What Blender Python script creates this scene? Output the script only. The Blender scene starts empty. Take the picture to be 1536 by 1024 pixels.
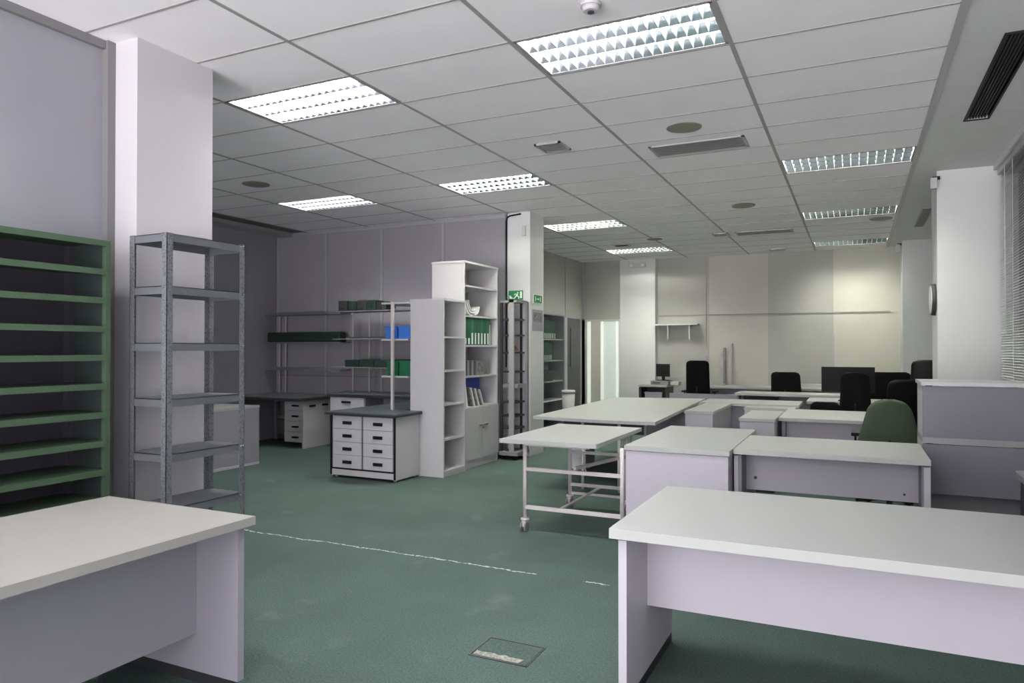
import bpy, bmesh, math, random
from mathutils import Vector, Matrix
random.seed(7)
S = bpy.context.scene
C = bpy.context.collection
PI = math.pi

# ------------------------------------------------------------------ camera, world, light, exposure
CH = 1.46                       # eye height
CEIL = 3.309                    # suspended ceiling
cam_d = bpy.data.cameras.new('camera'); cam = bpy.data.objects.new('camera', cam_d); C.objects.link(cam)
cam_d.sensor_width = 36.0; cam_d.lens = 1067.5 * 36.0 / 1536.0
cam_d.clip_start = 0.05; cam_d.clip_end = 200
cam.location = (0, 0, CH)
cam.rotation_euler = (PI / 2 + 0.0095, 0.0, 0.4491)
S.camera = cam
S.view_settings.view_transform = 'Standard'
S.view_settings.look = 'None'
S.view_settings.gamma = 1.0
S.view_settings.use_curve_mapping = False
S.view_settings.exposure = 0.52
S.cycles.max_bounces = 10
S.cycles.diffuse_bounces = 7
S.cycles.caustics_reflective = True
S.cycles.caustics_refractive = False
S.cycles.sample_clamp_indirect = 6.0

W = bpy.data.worlds.new('daylight'); S.world = W; W.use_nodes = True
wn = W.node_tree; bg = wn.nodes['Background']         # dim sky above; lower half brightened to lift the ceiling
g_ = wn.nodes.new('ShaderNodeTexCoord'); sp_ = wn.nodes.new('ShaderNodeSeparateXYZ'); rp_ = wn.nodes.new('ShaderNodeValToRGB')
mr_ = wn.nodes.new('ShaderNodeMapRange'); mr_.inputs[1].default_value = -.15; mr_.inputs[2].default_value = .15
wn.links.new(g_.outputs['Generated'], sp_.inputs[0]); wn.links.new(sp_.outputs[2], mr_.inputs[0]); wn.links.new(mr_.outputs[0], rp_.inputs[0])
rp_.color_ramp.elements[0].color = (1.0, 0.945, 0.99, 1); rp_.color_ramp.elements[1].color = (0.33, 0.32, 0.345, 1)
wn.links.new(rp_.outputs[0], bg.inputs[0]); bg.inputs[1].default_value = 9.6

LAMP_E = 75.0                   # glow of its tubes
TINT_NEAR = (1.0, 0.965, 0.99)
TINT_FAR = (1.0, 0.985, 0.88)

ld = bpy.data.lights.new('window_portal', 'AREA'); ld.shape = 'RECTANGLE'; ld.size = 7.6; ld.size_y = 3.2
ld.cycles.is_portal = True
po = bpy.data.objects.new('window_portal', ld); C.objects.link(po)
po.location = (-2.4, -3.08, 1.65); po.rotation_euler = (PI / 2, 0, 0)

# ------------------------------------------------------------------ materials
def lin(c):
    return tuple(((v / 255) / 12.92 if v / 255 <= .04045 else ((v / 255 + .055) / 1.055) ** 2.4) for v in c) + (1,)

def mat(name, rgb, rough=.5, metal=0.0, var=0.0, scale=20.0, bump=0.0, bscale=200.0, spec=.5, emit=None, coat=0.0):
    m = bpy.data.materials.new(name); m.use_nodes = True
    nt = m.node_tree; b = nt.nodes['Principled BSDF']
    b.inputs['Base Color'].default_value = lin(rgb)
    b.inputs['Roughness'].default_value = rough
    b.inputs['Metallic'].default_value = metal
    b.inputs['Specular IOR Level'].default_value = spec
    if coat: b.inputs['Coat Weight'].default_value = coat
    if var or bump:
        tc = nt.nodes.new('ShaderNodeTexCoord')
    if var:
        n = nt.nodes.new('ShaderNodeTexNoise'); n.inputs['Scale'].default_value = scale; n.inputs['Detail'].default_value = 5
        nt.links.new(tc.outputs['Object'], n.inputs['Vector'])
        r = nt.nodes.new('ShaderNodeMapRange')
        r.inputs['From Min'].default_value = .3; r.inputs['From Max'].default_value = .7
        r.inputs['To Min'].default_value = 1 - var; r.inputs['To Max'].default_value = 1 + var
        nt.links.new(n.outputs['Fac'], r.inputs['Value'])
        mx = nt.nodes.new('ShaderNodeVectorMath'); mx.operation = 'SCALE'
        mx.inputs[0].default_value = lin(rgb)[:3]
        nt.links.new(r.outputs[0], mx.inputs['Scale'])
        nt.links.new(mx.outputs[0], b.inputs['Base Color'])
    if bump:
        n2 = nt.nodes.new('ShaderNodeTexNoise'); n2.inputs['Scale'].default_value = bscale; n2.inputs['Detail'].default_value = 3
        nt.links.new(tc.outputs['Object'], n2.inputs['Vector'])
        bp = nt.nodes.new('ShaderNodeBump'); bp.inputs['Strength'].default_value = bump; bp.inputs['Distance'].default_value = .004
        nt.links.new(n2.outputs['Fac'], bp.inputs['Height']); nt.links.new(bp.outputs[0], b.inputs['Normal'])
    if emit:
        b.inputs['Emission Color'].default_value = lin(emit[0]); b.inputs['Emission Strength'].default_value = emit[1]
    return m

M = {}
M['tile'] = mat('ceiling tile', (246, 244, 245), .9, var=.02, scale=3, bump=.25, bscale=160, spec=.2)
M['grid'] = mat('ceiling grid metal', (158, 156, 154), .5)
M['plaster'] = mat('painted plaster', (214, 214, 214), .8, var=.02, scale=4, spec=.3)
M['plaster_grey'] = mat('grey painted ceiling margin', (212, 212, 212), .8, var=.03, scale=4, spec=.3)
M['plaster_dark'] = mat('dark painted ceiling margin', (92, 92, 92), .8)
M['pillar'] = mat('pillar paint', (192, 190, 193), .6, var=.015, scale=3, bump=.06, bscale=60)
M['pillar_far'] = mat('far pillar paint', (216, 218, 216), .6, var=.015, scale=3)
M['wallgrey'] = mat('grey wall panel', (150, 148, 153), .7, var=.03, scale=2.5)
M['wallgrey_lt'] = mat('grey wall panel pale', (144, 144, 151), .7, var=.03, scale=2.5)
M['wall_far_a'] = mat('far wall panel grey', (172, 172, 166), .65, var=.03, scale=2)
M['wall_far_b'] = mat('far wall panel warm', (190, 188, 180), .65, var=.03, scale=2)
M['wall_far_c'] = mat('far wall panel cream', (196, 195, 182), .65, var=.04, scale=2)
M['trim'] = mat('aluminium trim', (176, 176, 178), .4, metal=.3)
M['rail'] = mat('wall rail grey', (140, 140, 134), .5)
M['crate'] = mat('blackish crate', (34, 38, 38), .55, var=.2, scale=20)
M['rackgrey'] = mat('rack grey enamel', (146, 148, 146), .45)
M['trim_dk'] = mat('grey trim', (118, 118, 118), .5)
M['desk'] = mat('white laminate top', (173, 176, 172), .38, var=.012, scale=30)
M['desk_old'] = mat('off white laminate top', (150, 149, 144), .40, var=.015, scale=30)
M['edge'] = mat('laminate edge band', (205, 202, 204), .35)
M['panel'] = mat('white laminate panel', (188, 184, 192), .5, var=.012, scale=12)
M['panel_dim'] = mat('dimmed laminate panel', (148, 146, 154), .5, var=.015, scale=12)  # greyer laminate, darkened further for the weak light on this desk
M['counter_gr'] = mat('grey counter panel', (118, 117, 125), .55, var=.02, scale=8)
M['panel_gr'] = mat('grey laminate panel', (150, 148, 156), .5, var=.015, scale=12)
M['side_gr'] = mat('grey painted side', (128, 130, 132), .5)
M['shelfw'] = mat('white shelf board', (194, 193, 194), .45, var=.012, scale=10)
M['black'] = mat('black plastic', (13, 13, 14), .55, spec=.3)
M['blackmesh'] = mat('black mesh fabric', (13, 13, 14), .9, var=.2, scale=220, bump=.3, bscale=500, spec=.15)
M['darkedge'] = mat('dark edging', (44, 46, 48), .45)
M['darkgrey'] = mat('dark grey plastic', (60, 62, 64), .5)
M['greymet'] = mat('grey painted steel', (112, 116, 120), .42, metal=.35, var=.04, scale=15)
M['greenmet'] = mat('green painted steel', (66, 88, 66), .5, var=.05, scale=12)
M['greendk'] = mat('dark green steel panel', (52, 62, 60), .55, var=.05, scale=6)
M['slate'] = mat('dark back panel', (66, 64, 72), .6, var=.04, scale=6)
M['white_met'] = mat('white painted tube', (204, 198, 196), .4, var=.06, scale=25)
M['bench'] = mat('grey green worktop', (84, 94, 94), .3, var=.05, scale=9)
M['green'] = mat('green board', (22, 78, 56), .5, var=.08, scale=30)
M['green2'] = mat('mid green board', (34, 98, 70), .5, var=.08, scale=30)
M['green_dk'] = mat('dark green plastic', (14, 38, 29), .55, var=.15, scale=30)
M['green_bx'] = mat('green plastic bin', (18, 96, 62), .45)
M['blue_bx'] = mat('blue plastic bin', (52, 110, 196), .45)
M['blue_dk'] = mat('deep blue folder', (44, 70, 168), .5)
M['paper'] = mat('white paper', (232, 232, 230), .8, var=.02, scale=30)
M['paper2'] = mat('grey printed cover', (120, 118, 116), .6, var=.6, scale=26)
M['brown'] = mat('brown card', (142, 84, 66), .7)
M['fabric_green'] = mat('green upholstery', (64, 78, 58), .85, var=.05, scale=8, bump=.2, bscale=500)
M['chrome'] = mat('chrome', (190, 190, 190), .2, metal=1)
M['blind'] = mat('blind slat', (215, 220, 214), .32, spec=.7)
M['glassdk'] = mat('dark window glass', (24, 28, 30), .08, spec=.8)
M['screen'] = mat('matt screen', (18, 19, 20), .6, spec=.25)
M['vent'] = mat('vent grille', (128, 128, 126), .6)
M['ventdk'] = mat('black vent slot', (10, 10, 11), .7)
M['speaker'] = mat('beige speaker cover', (136, 134, 118), .7, var=.08, scale=90)
M['louver'] = mat('louvre blade', (235, 238, 240), .3, metal=.6)
M['housing'] = mat('lamp housing', (225, 228, 228), .5)
M['mirror'] = mat('louvre reflector', (214, 224, 232), .22, metal=1)
M['signgreen'] = mat('safety sign green', (28, 120, 66), .5)
M['signwhite'] = mat('safety sign white', (235, 240, 235), .5)
M['cream'] = mat('cream door frame', (205, 205, 194), .5)
M['frost'] = mat('frosted door pane', (198, 208, 200), .35, emit=((216, 228, 220), .25))  # weak glow stands for light from the corridor behind
M['door_glow'] = mat('glowing door edge', (240, 244, 236), .4, emit=((232, 244, 232), .35))  # edge strips glow slightly to look bright; no lamp in them
M['dark_reflect'] = mat('dark door reflection', (22, 24, 24), .3, var=.3, scale=3)  # dark tone stands for the reflection in the glass doors
M['rubble'] = mat('worn backing', (140, 137, 126), .9, var=.45, scale=60, bump=.8, bscale=90)
M['tyre'] = mat('grey rubber', (120, 120, 118), .6)

def glass_mat():
    m = bpy.data.materials.new('cabinet glass'); m.use_nodes = True; nt = m.node_tree
    nt.nodes.remove(nt.nodes['Principled BSDF'])
    t = nt.nodes.new('ShaderNodeBsdfTransparent'); t.inputs[0].default_value = (.86, .9, .88, 1)
    g = nt.nodes.new('ShaderNodeBsdfGlossy'); g.inputs['Roughness'].default_value = .05
    mx = nt.nodes.new('ShaderNodeMixShader'); mx.inputs[0].default_value = .04
    nt.links.new(t.outputs[0], mx.inputs[1]); nt.links.new(g.outputs[0], mx.inputs[2])
    nt.links.new(mx.outputs[0], nt.nodes['Material Output'].inputs[0])
    return m
M['glass'] = glass_mat()

def tube_mat(name, tint, e):
    m = bpy.data.materials.new(name); m.use_nodes = True; b = m.node_tree.nodes['Principled BSDF']
    b.inputs['Emission Color'].default_value = tint + (1,); b.inputs['Emission Strength'].default_value = e
    return m
M['tube_near'] = tube_mat('fluorescent tube near', TINT_NEAR, LAMP_E)
M['tube_far'] = tube_mat('fluorescent tube far', TINT_FAR, LAMP_E)

def node(nt, typ, op=None, **kw):
    n = nt.nodes.new(typ)
    if op: n.operation = op
    for k, v in kw.items():
        n.inputs[int(k[1:])].default_value = v
    return n

def carpet():
    m = bpy.data.materials.new('green carpet'); m.use_nodes = True; nt = m.node_tree; L = nt.links
    b = nt.nodes['Principled BSDF']; b.inputs['Roughness'].default_value = .95; b.inputs['Specular IOR Level'].default_value = .15
    tc = nt.nodes.new('ShaderNodeTexCoord')
    def noise(sc, det=4):
        n = nt.nodes.new('ShaderNodeTexNoise'); n.inputs['Scale'].default_value = sc; n.inputs['Detail'].default_value = det
        L.new(tc.outputs['Object'], n.inputs['Vector']); return n
    def rng(src, a, b_, c, d):
        r = nt.nodes.new('ShaderNodeMapRange'); r.inputs[1].default_value = a; r.inputs[2].default_value = b_
        r.inputs[3].default_value = c; r.inputs[4].default_value = d; L.new(src, r.inputs[0]); return r.outputs[0]
    fine = rng(noise(110, 3).outputs['Fac'], .3, .7, .70, 1.30)
    big = rng(noise(1.1, 6).outputs['Fac'], .3, .7, .86, 1.14)
    mul = node(nt, 'ShaderNodeMath', 'MULTIPLY'); L.new(fine, mul.inputs[0]); L.new(big, mul.inputs[1])
    col = nt.nodes.new('ShaderNodeVectorMath'); col.operation = 'SCALE'; col.inputs[0].default_value = lin((69, 85, 79))[:3]
    L.new(mul.outputs[0], col.inputs['Scale'])
    # worn pale scuffs
    sc = rng(noise(2.3, 7).outputs['Fac'], .62, .78, 0, .22)
    mix1 = nt.nodes.new('ShaderNodeMix'); mix1.data_type = 'RGBA'; L.new(sc, mix1.inputs[0]); L.new(col.outputs[0], mix1.inputs[6]); mix1.inputs[7].default_value = lin((128, 140, 128))
    # the frayed seam between two carpet lengths
    sep = nt.nodes.new('ShaderNodeSeparateXYZ'); L.new(tc.outputs['Object'], sep.inputs[0])
    wob = rng(noise(7, 6).outputs['Fac'], 0, 1, -.045, .045)
    a = node(nt, 'ShaderNodeMath', 'ADD'); L.new(sep.outputs[1], a.inputs[0]); L.new(wob, a.inputs[1])
    s = node(nt, 'ShaderNodeMath', 'SUBTRACT', _1=4.232); L.new(a.outputs[0], s.inputs[0])
    ab = node(nt, 'ShaderNodeMath', 'ABSOLUTE'); L.new(s.outputs[0], ab.inputs[0])
    wid = rng(noise(38, 5).outputs['Fac'], .36, .66, .0, .013)
    lt = node(nt, 'ShaderNodeMath', 'LESS_THAN'); L.new(ab.outputs[0], lt.inputs[0]); L.new(wid, lt.inputs[1])
    x1 = node(nt, 'ShaderNodeMath', 'LESS_THAN', _1=-1.86); L.new(sep.outputs[0], x1.inputs[0])
    x2 = node(nt, 'ShaderNodeMath', 'COMPARE', _1=-1.45, _2=.09); L.new(sep.outputs[0], x2.inputs[0])
    xm = node(nt, 'ShaderNodeMath', 'MAXIMUM'); L.new(x1.outputs[0], xm.inputs[0]); L.new(x2.outputs[0], xm.inputs[1])
    mm = node(nt, 'ShaderNodeMath', 'MULTIPLY'); L.new(lt.outputs[0], mm.inputs[0]); L.new(xm.outputs[0], mm.inputs[1])
    mix2 = nt.nodes.new('ShaderNodeMix'); mix2.data_type = 'RGBA'; L.new(mm.outputs[0], mix2.inputs[0]); L.new(mix1.outputs[2], mix2.inputs[6]); mix2.inputs[7].default_value = lin((176, 180, 172))
    L.new(mix2.outputs[2], b.inputs['Base Color'])
    bp = nt.nodes.new('ShaderNodeBump'); bp.inputs['Strength'].default_value = .5; bp.inputs['Distance'].default_value = .004
    L.new(noise(320, 2).outputs['Fac'], bp.inputs['Height']); L.new(bp.outputs[0], b.inputs['Normal'])
    return m
M['carpet'] = carpet()

def perforated():
    """painted steel angle with rows of punched holes"""
    m = bpy.data.materials.new('perforated steel angle'); m.use_nodes = True; nt = m.node_tree; L = nt.links
    b = nt.nodes['Principled BSDF']; b.inputs['Roughness'].default_value = .45; b.inputs['Metallic'].default_value = .3
    tc = nt.nodes.new('ShaderNodeTexCoord')
    v = nt.nodes.new('ShaderNodeTexVoronoi'); v.inputs['Scale'].default_value = 75
    L.new(tc.outputs['Object'], v.inputs['Vector'])
    r = nt.nodes.new('ShaderNodeValToRGB'); r.color_ramp.elements[0].position = .25; r.color_ramp.elements[0].color = lin((92, 95, 99))
    r.color_ramp.elements[1].position = .5; r.color_ramp.elements[1].color = lin((122, 126, 130))
    L.new(v.outputs['Distance'], r.inputs[0]); L.new(r.outputs[0], b.inputs['Base Color'])
    return m
M['perf'] = perforated()

# ------------------------------------------------------------------ mesh helpers
class MB:
    def __init__(s): s.bm = bmesh.new()
    def box(s, x0, x1, y0, y1, z0, z1):
        x0, x1 = sorted((x0, x1)); y0, y1 = sorted((y0, y1)); z0, z1 = sorted((z0, z1))
        v = [s.bm.verts.new(p) for p in ((x0, y0, z0), (x1, y0, z0), (x1, y1, z0), (x0, y1, z0), (x0, y0, z1), (x1, y0, z1), (x1, y1, z1), (x0, y1, z1))]
        for f in ((3, 2, 1, 0), (4, 5, 6, 7), (0, 1, 5, 4), (1, 2, 6, 5), (2, 3, 7, 6), (3, 0, 4, 7)):
            s.bm.faces.new([v[i] for i in f])
        return s
    def tube(s, p, q, r, n=10, r2=None):
        p = Vector(p); q = Vector(q); d = (q - p).normalized()
        a = d.orthogonal().normalized(); b = d.cross(a); r2 = r if r2 is None else r2
        A = [s.bm.verts.new(p + (a * math.cos(t) + b * math.sin(t)) * r) for t in [2 * PI * i / n for i in range(n)]]
        B = [s.bm.verts.new(q + (a * math.cos(t) + b * math.sin(t)) * r2) for t in [2 * PI * i / n for i in range(n)]]
        for i in range(n):
            f = s.bm.faces.new((A[i], A[(i + 1) % n], B[(i + 1) % n], B[i])); f.smooth = True
        s.bm.faces.new(A[::-1]); s.bm.faces.new(B)
        return s
    def bar(s, p, q, w, h):
        """square section bar between two points"""
        p = Vector(p); q = Vector(q); d = (q - p).normalized()
        up = Vector((0, 0, 1)) if abs(d.z) < .9 else Vector((1, 0, 0))
        a = d.cross(up).normalized() * w / 2; b = a.cross(d).normalized() * h / 2
        A = [s.bm.verts.new(p + i * a + j * b) for i, j in ((-1, -1), (1, -1), (1, 1), (-1, 1))]
        B = [s.bm.verts.new(q + i * a + j * b) for i, j in ((-1, -1), (1, -1), (1, 1), (-1, 1))]
        for i in range(4): s.bm.faces.new((A[i], A[(i + 1) % 4], B[(i + 1) % 4], B[i]))
        s.bm.faces.new(A[::-1]); s.bm.faces.new(B)
        return s
    def prism(s, pts, z0, z1):
        A = [s.bm.verts.new((x, y, z0)) for x, y in pts]; B = [s.bm.verts.new((x, y, z1)) for x, y in pts]
        n = len(pts)
        for i in range(n): s.bm.faces.new((A[i], A[(i + 1) % n], B[(i + 1) % n], B[i]))
        s.bm.faces.new(A[::-1]); s.bm.faces.new(B)
        return s
    def extr(s, pts, o, u, v, d):
        """polygon pts (a,b) in plane o+a*u+b*v, extruded by vector d"""
        o, u, v, d = map(Vector, (o, u, v, d))
        A = [s.bm.verts.new(o + a * u + b * v) for a, b in pts]; B = [s.bm.verts.new(o + a * u + b * v + d) for a, b in pts]
        n = len(pts)
        for i in range(n): s.bm.faces.new((A[i], A[(i + 1) % n], B[(i + 1) % n], B[i]))
        s.bm.faces.new(A[::-1]); s.bm.faces.new(B)
        return s
    def grid(s, rows):
        """closed-thickness surface given rows of points (front) -> quads only"""
        V = [[s.bm.verts.new(p) for p in r] for r in rows]
        for i in range(len(V) - 1):
            for j in range(len(V[0]) - 1):
                f = s.bm.faces.new((V[i][j], V[i][j + 1], V[i + 1][j + 1], V[i + 1][j])); f.smooth = True
        return V
    def slab(s, rows, th):
        """surface of rows with thickness along +y (th)"""
        F = s.grid(rows)
        Bk = [[s.bm.verts.new((v.co.x, v.co.y + th, v.co.z)) for v in r] for r in F]
        n, m = len(F), len(F[0])
        for i in range(n - 1):
            for j in range(m - 1):
                f = s.bm.faces.new((Bk[i][j], Bk[i + 1][j], Bk[i + 1][j + 1], Bk[i][j + 1])); f.smooth = True
        for i in range(n - 1):
            s.bm.faces.new((F[i][0], F[i + 1][0], Bk[i + 1][0], Bk[i][0])); s.bm.faces.new((F[i][-1], Bk[i][-1], Bk[i + 1][-1], F[i + 1][-1]))
        for j in range(m - 1):
            s.bm.faces.new((F[0][j], Bk[0][j], Bk[0][j + 1], F[0][j + 1])); s.bm.faces.new((F[-1][j], F[-1][j + 1], Bk[-1][j + 1], Bk[-1][j]))
        return s

ORG = Vector((0, 0, 0))
def obj(name, mb, m, parent=None, bevel=0.0, seg=1, local=False):
    """link one mesh object; coordinates are world metres, stored relative to the current thing's base"""
    bm = mb.bm
    if bevel:
        es = [e for e in bm.edges if len(e.link_faces) == 2 and e.calc_face_angle(0) > .6]
        bmesh.ops.bevel(bm, geom=es, offset=bevel, segments=seg, affect='EDGES', profile=.6, clamp_overlap=True)
    bmesh.ops.recalc_face_normals(bm, faces=bm.faces)
    if parent is not None and not local:
        bmesh.ops.translate(bm, vec=-ORG, verts=bm.verts)
    me = bpy.data.meshes.new(name); bm.to_mesh(me); bm.free()
    me.materials.append(M[m] if isinstance(m, str) else m)
    o = bpy.data.objects.new(name, me); C.objects.link(o)
    if parent is not None: o.parent = parent
    return o
def B(name, m, parent, *b, bevel=0.0, seg=1):
    mb = MB()
    for q in b: mb.box(*q)
    return obj(name, mb, m, parent, bevel, seg)
def tag(o, label, cat, group=None, kind=None):
    o['label'] = label; o['category'] = cat
    if group: o['group'] = group
    if kind: o['kind'] = kind
    return o
def thing(name, label, cat, loc, group=None, rz=0.0):
    global ORG
    o = bpy.data.objects.new(name, None); C.objects.link(o); o.empty_display_size = .1
    o.location = loc; o.rotation_euler = (0, 0, rz); ORG = Vector(loc)
    return tag(o, label, cat, group)
def solo(name, mb, m, label, cat, group=None, bevel=0.0, seg=1):
    """a thing that is one mesh, its origin at its base"""
    global ORG
    vs = [v.co for v in mb.bm.verts]
    ORG = Vector(((min(v.x for v in vs) + max(v.x for v in vs)) / 2, (min(v.y for v in vs) + max(v.y for v in vs)) / 2, min(v.z for v in vs)))
    bmesh.ops.translate(mb.bm, vec=-ORG, verts=mb.bm.verts)
    o = obj(name, mb, m, None, bevel, seg); o.location = ORG
    return tag(o, label, cat, group)
def struct(name, m, *b, bevel=0.0):
    mb = MB()
    for q in b: mb.box(*q)
    o = obj(name, mb, m, None, bevel); o['kind'] = 'structure'; return o

# ------------------------------------------------------------------ room shell
GX = lambda i: -3.0685 + 1.2 * i
GY = lambda j: 3.2545 + .6 * j
YB, YF = -3.0, 14.65            # wall behind the camera, far wall
XR = 1.42
struct('floor', 'carpet', (-8.55, XR + .05, YB, YF + .05, -.1, 0))
CELL_L = {(1, 1): 'n', (-1, 1): 'n', (-1, 6): 'f', (-3, 6): 'n', (-1, 11): 'f', (-1, 16): 'f', (2, 7): 'f', (2, 12): 'f', (2, 17): 'f',
          (1, -4): 'n', (-1, -4): 'n', (1, -9): 'n', (-1, -9): 'n'}
mb = MB()
for i in range(-4, 3):
    for j in range(-11, 19):
        if (i, j) in CELL_L: continue
        if i < -1 and j < -1: continue
        mb.box(GX(i), GX(i + 1), GY(j), min(GY(j + 1), YF), CEIL, CEIL + .018)
mb.box(GX(-4) , GX(-1), YB, GY(-1), CEIL, CEIL + .018)
ce = obj('ceiling', mb, 'tile'); ce['kind'] = 'structure'
mb = MB()
for i in range(-4, 4):
    mb.box(GX(i) - .013, GX(i) + .013, YB, YF, CEIL - .004, CEIL + .03)
for j in range(-11, 20):
    mb.box(GX(-4), GX(3), GY(j) - .008, GY(j) + .008, CEIL - .003, CEIL + .03)
g = obj('trim_1', mb, 'grid'); g['kind'] = 'structure'
struct('ceiling_margin_right', 'plaster_grey', (GX(3), XR, YB, 5.02, CEIL, CEIL + .1), (GX(3), .80, 5.02, 6.78, CEIL, CEIL + .1), (.98, XR, 5.02, 6.78, CEIL, CEIL + .1),
       (GX(3), XR, 6.78, YF, CEIL, CEIL + .1)).name = 'ceiling'
struct('trim_2', 'trim', (GX(3) - .012, GX(3) + .03, YB, YF, CEIL - .012, CEIL + .004))
struct('trim_3', 'plaster_grey', (1.27, 1.31, YB, 8.6, CEIL - .05, CEIL + .01))            # edge of the blind recess
struct('ceiling_margin_left', 'plaster_dark', (-8.55, GX(-4) + .01, YB, 8.85, CEIL + .01, CEIL + .1)).name = 'ceiling'
struct('trim_4', 'trim', (-8.5, -8.16, 2.0, 8.8, CEIL - .05, CEIL + .005))
struct('trim_5', 'trim_dk', (GX(-4) - .02, GX(-4) + .02, YB, 8.8, CEIL - .006, CEIL + .05))

# left partition beside the green shelving, with its end post
struct('wall_left', 'wallgrey_lt', (-4.14, -4.08, YB, 2.78, 0, CEIL))
struct('trim_6', 'trim_dk', (-4.15, -4.03, 2.78, 2.83, 0, CEIL), (-4.085, -4.05, YB, 2.80, CEIL - .05, CEIL))
struct('baseboard_left', 'trim_dk', (-4.08, -4.068, YB, 2.78, 0, .08))
struct('wall_left_far', 'wallgrey', (-8.55, -8.5, YB, 8.85, 0, CEIL + .1))
struct('wall_back_left', 'wallgrey', (-8.5, -4.2, 8.8, 8.86, 0, CEIL + .1))
mb = MB()
for x in (-8.47, -7.474, -6.416, -5.34): mb.box(x - .022, x + .022, 8.785, 8.80, 0, CEIL)
mb.box(-8.5, -4.3, 8.788, 8.80, CEIL - .05, CEIL)
t = obj('trim_7', mb, 'trim'); t['kind'] = 'structure'
struct('trim_8', 'trim_dk', (-8.46, -7.0, 8.775, 8.79, 2.03, 2.045), (-8.46, -4.7, 8.775, 8.79, 1.02, 1.032), (-8.46, -7.7, 8.77, 8.79, .30, .36))
struct('baseboard_back_left', 'trim_dk', (-8.5, -4.3, 8.785, 8.80, 0, .07))
struct('wall_left_recess', 'wall_far_a', (-5.35, -5.29, 8.86, YF, 0, CEIL + .02))
mb = MB()
for y in (11.0, 12.2, 13.47): mb.box(-5.29, -5.275, y - .02, y + .02, 0, CEIL)
mb.box(-5.29, -5.22, 14.44, 14.5, 0, CEIL)
t = obj('trim_9', mb, 'trim'); t['kind'] = 'structure'
# wall and door of the recess
struct('wall_recess_end', 'wall_far_a', (-5.29, -4.43, 14.5, YF, 2.07, CEIL + .02))
struct('wall_far', 'wall_far_a', (-5.35, XR, YF, YF + .06, 0, CEIL + .02))
struct('wall_far_panel_1', 'wall_far_a', (-3.69, -2.64, YF - .03, YF, 0, CEIL)).name = 'wall_far'
struct('wall_far_panel_2', 'wall_far_b', (-2.64, -1.52, YF - .028, YF, 0, CEIL)).name = 'wall_far'
struct('wall_far_panel_3', 'wall_far_a', (-1.52, -.36, YF - .03, YF, 0, CEIL)).name = 'wall_far'
struct('wall_far_panel_4', 'wall_far_c', (-.36, .74, YF - .028, YF, 0, CEIL)).name = 'wall_far'
struct('trim_10', 'rail', (-3.66, .58, YF - .045, YF - .025, 2.12, 2.14))
struct('trim_11', 'trim', (-.375, -.345, YF - .04, YF - .02, 1.0, 1.72), (-2.70, -2.66, YF - .05, YF - .02, 1.3, 1.42))
struct('trim_15', 'wall_far_a', (-2.72, -2.695, YF - .05, YF - .02, 0, CEIL))
# pillars
struct('pillar_near', 'pillar', (-4.05, -3.835, 2.83, 3.38, 0, CEIL), bevel=.008).name = 'wall_pillar_near'
struct('wall_pillar_middle', 'pillar_far', (-4.29, -3.95, 8.76, 9.22, 0, CEIL), bevel=.006)
struct('wall_pillar_far', 'pillar_far', (-4.435, -3.69, 14.42, YF, 0, CEIL), bevel=.006)
struct('wall_pillar_right', 'pillar_far', (.775, XR, 8.6, 9.15, 0, CEIL), bevel=.006)
struct('wall_pillar_far_right', 'pillar_far', (.74, XR, 13.9, YF, 0, CEIL), bevel=.006)
struct('trim_12', 'trim_dk', (-4.318, -4.295, 8.74, 8.78, 1.6, CEIL))
# right wall with the window band, and the wall behind the camera with its daylight window
struct('wall_right', 'plaster', (XR, XR + .06, YB, YF, 0, 1.0), (XR, XR + .06, YB, YF, 3.26, CEIL + .1), (XR, XR + .06, 8.6, YF, 1.0, 3.26), (XR, XR + .06, YB, 2.0, 1.0, 3.26))
w = struct('window_1', 'trim', (XR - .0, XR + .05, 2.0, 2.06, 1.0, 3.26), (XR, XR + .05, 5.2, 5.26, 1.0, 3.26), (XR, XR + .05, 8.54, 8.6, 1.0, 3.26), (XR, XR + .05, 2.0, 8.6, 1.0, 1.05), (XR, XR + .05, 2.0, 8.6, 3.2, 3.26))
ORG = Vector((0, 0, 0))
B('pane', 'glassdk', w, (XR + .05, XR + .056, 2.0, 8.6, 1.0, 3.26))
struct('wall_behind', 'plaster', (-8.55, -6.2, YB - .06, YB, .05, 3.25), (-8.55, XR, YB - .06, YB, 0, .05), (-8.55, XR, YB - .06, YB, 3.25, CEIL + .1))
struct('window_2', 'trim', *[(x, x + .06, YB - .05, YB, .05, 3.25) for x in (-6.2, -4.15, -2.3, -.5, XR - .06)])
# glazed door at the end of the recess
d = struct('door_1', 'cream', (-5.29, -5.17, 14.44, 14.5, 0, 2.07), (-4.46, -4.43, 14.44, 14.5, 0, 2.07), (-5.17, -4.46, 14.44, 14.5, 2.03, 2.07))
B('door_leaf', 'cream', d, (-5.17, -4.87, 14.46, 14.5, 0, 2.03))
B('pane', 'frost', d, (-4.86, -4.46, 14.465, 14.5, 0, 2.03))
B('door_edge', 'door_glow', d, (-5.165, -5.10, 14.44, 14.46, 0, 2.03), (-4.87, -4.82, 14.44, 14.46, 0, 2.03), (-4.53, -4.50, 14.44, 14.465, 0, 2.03))

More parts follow.
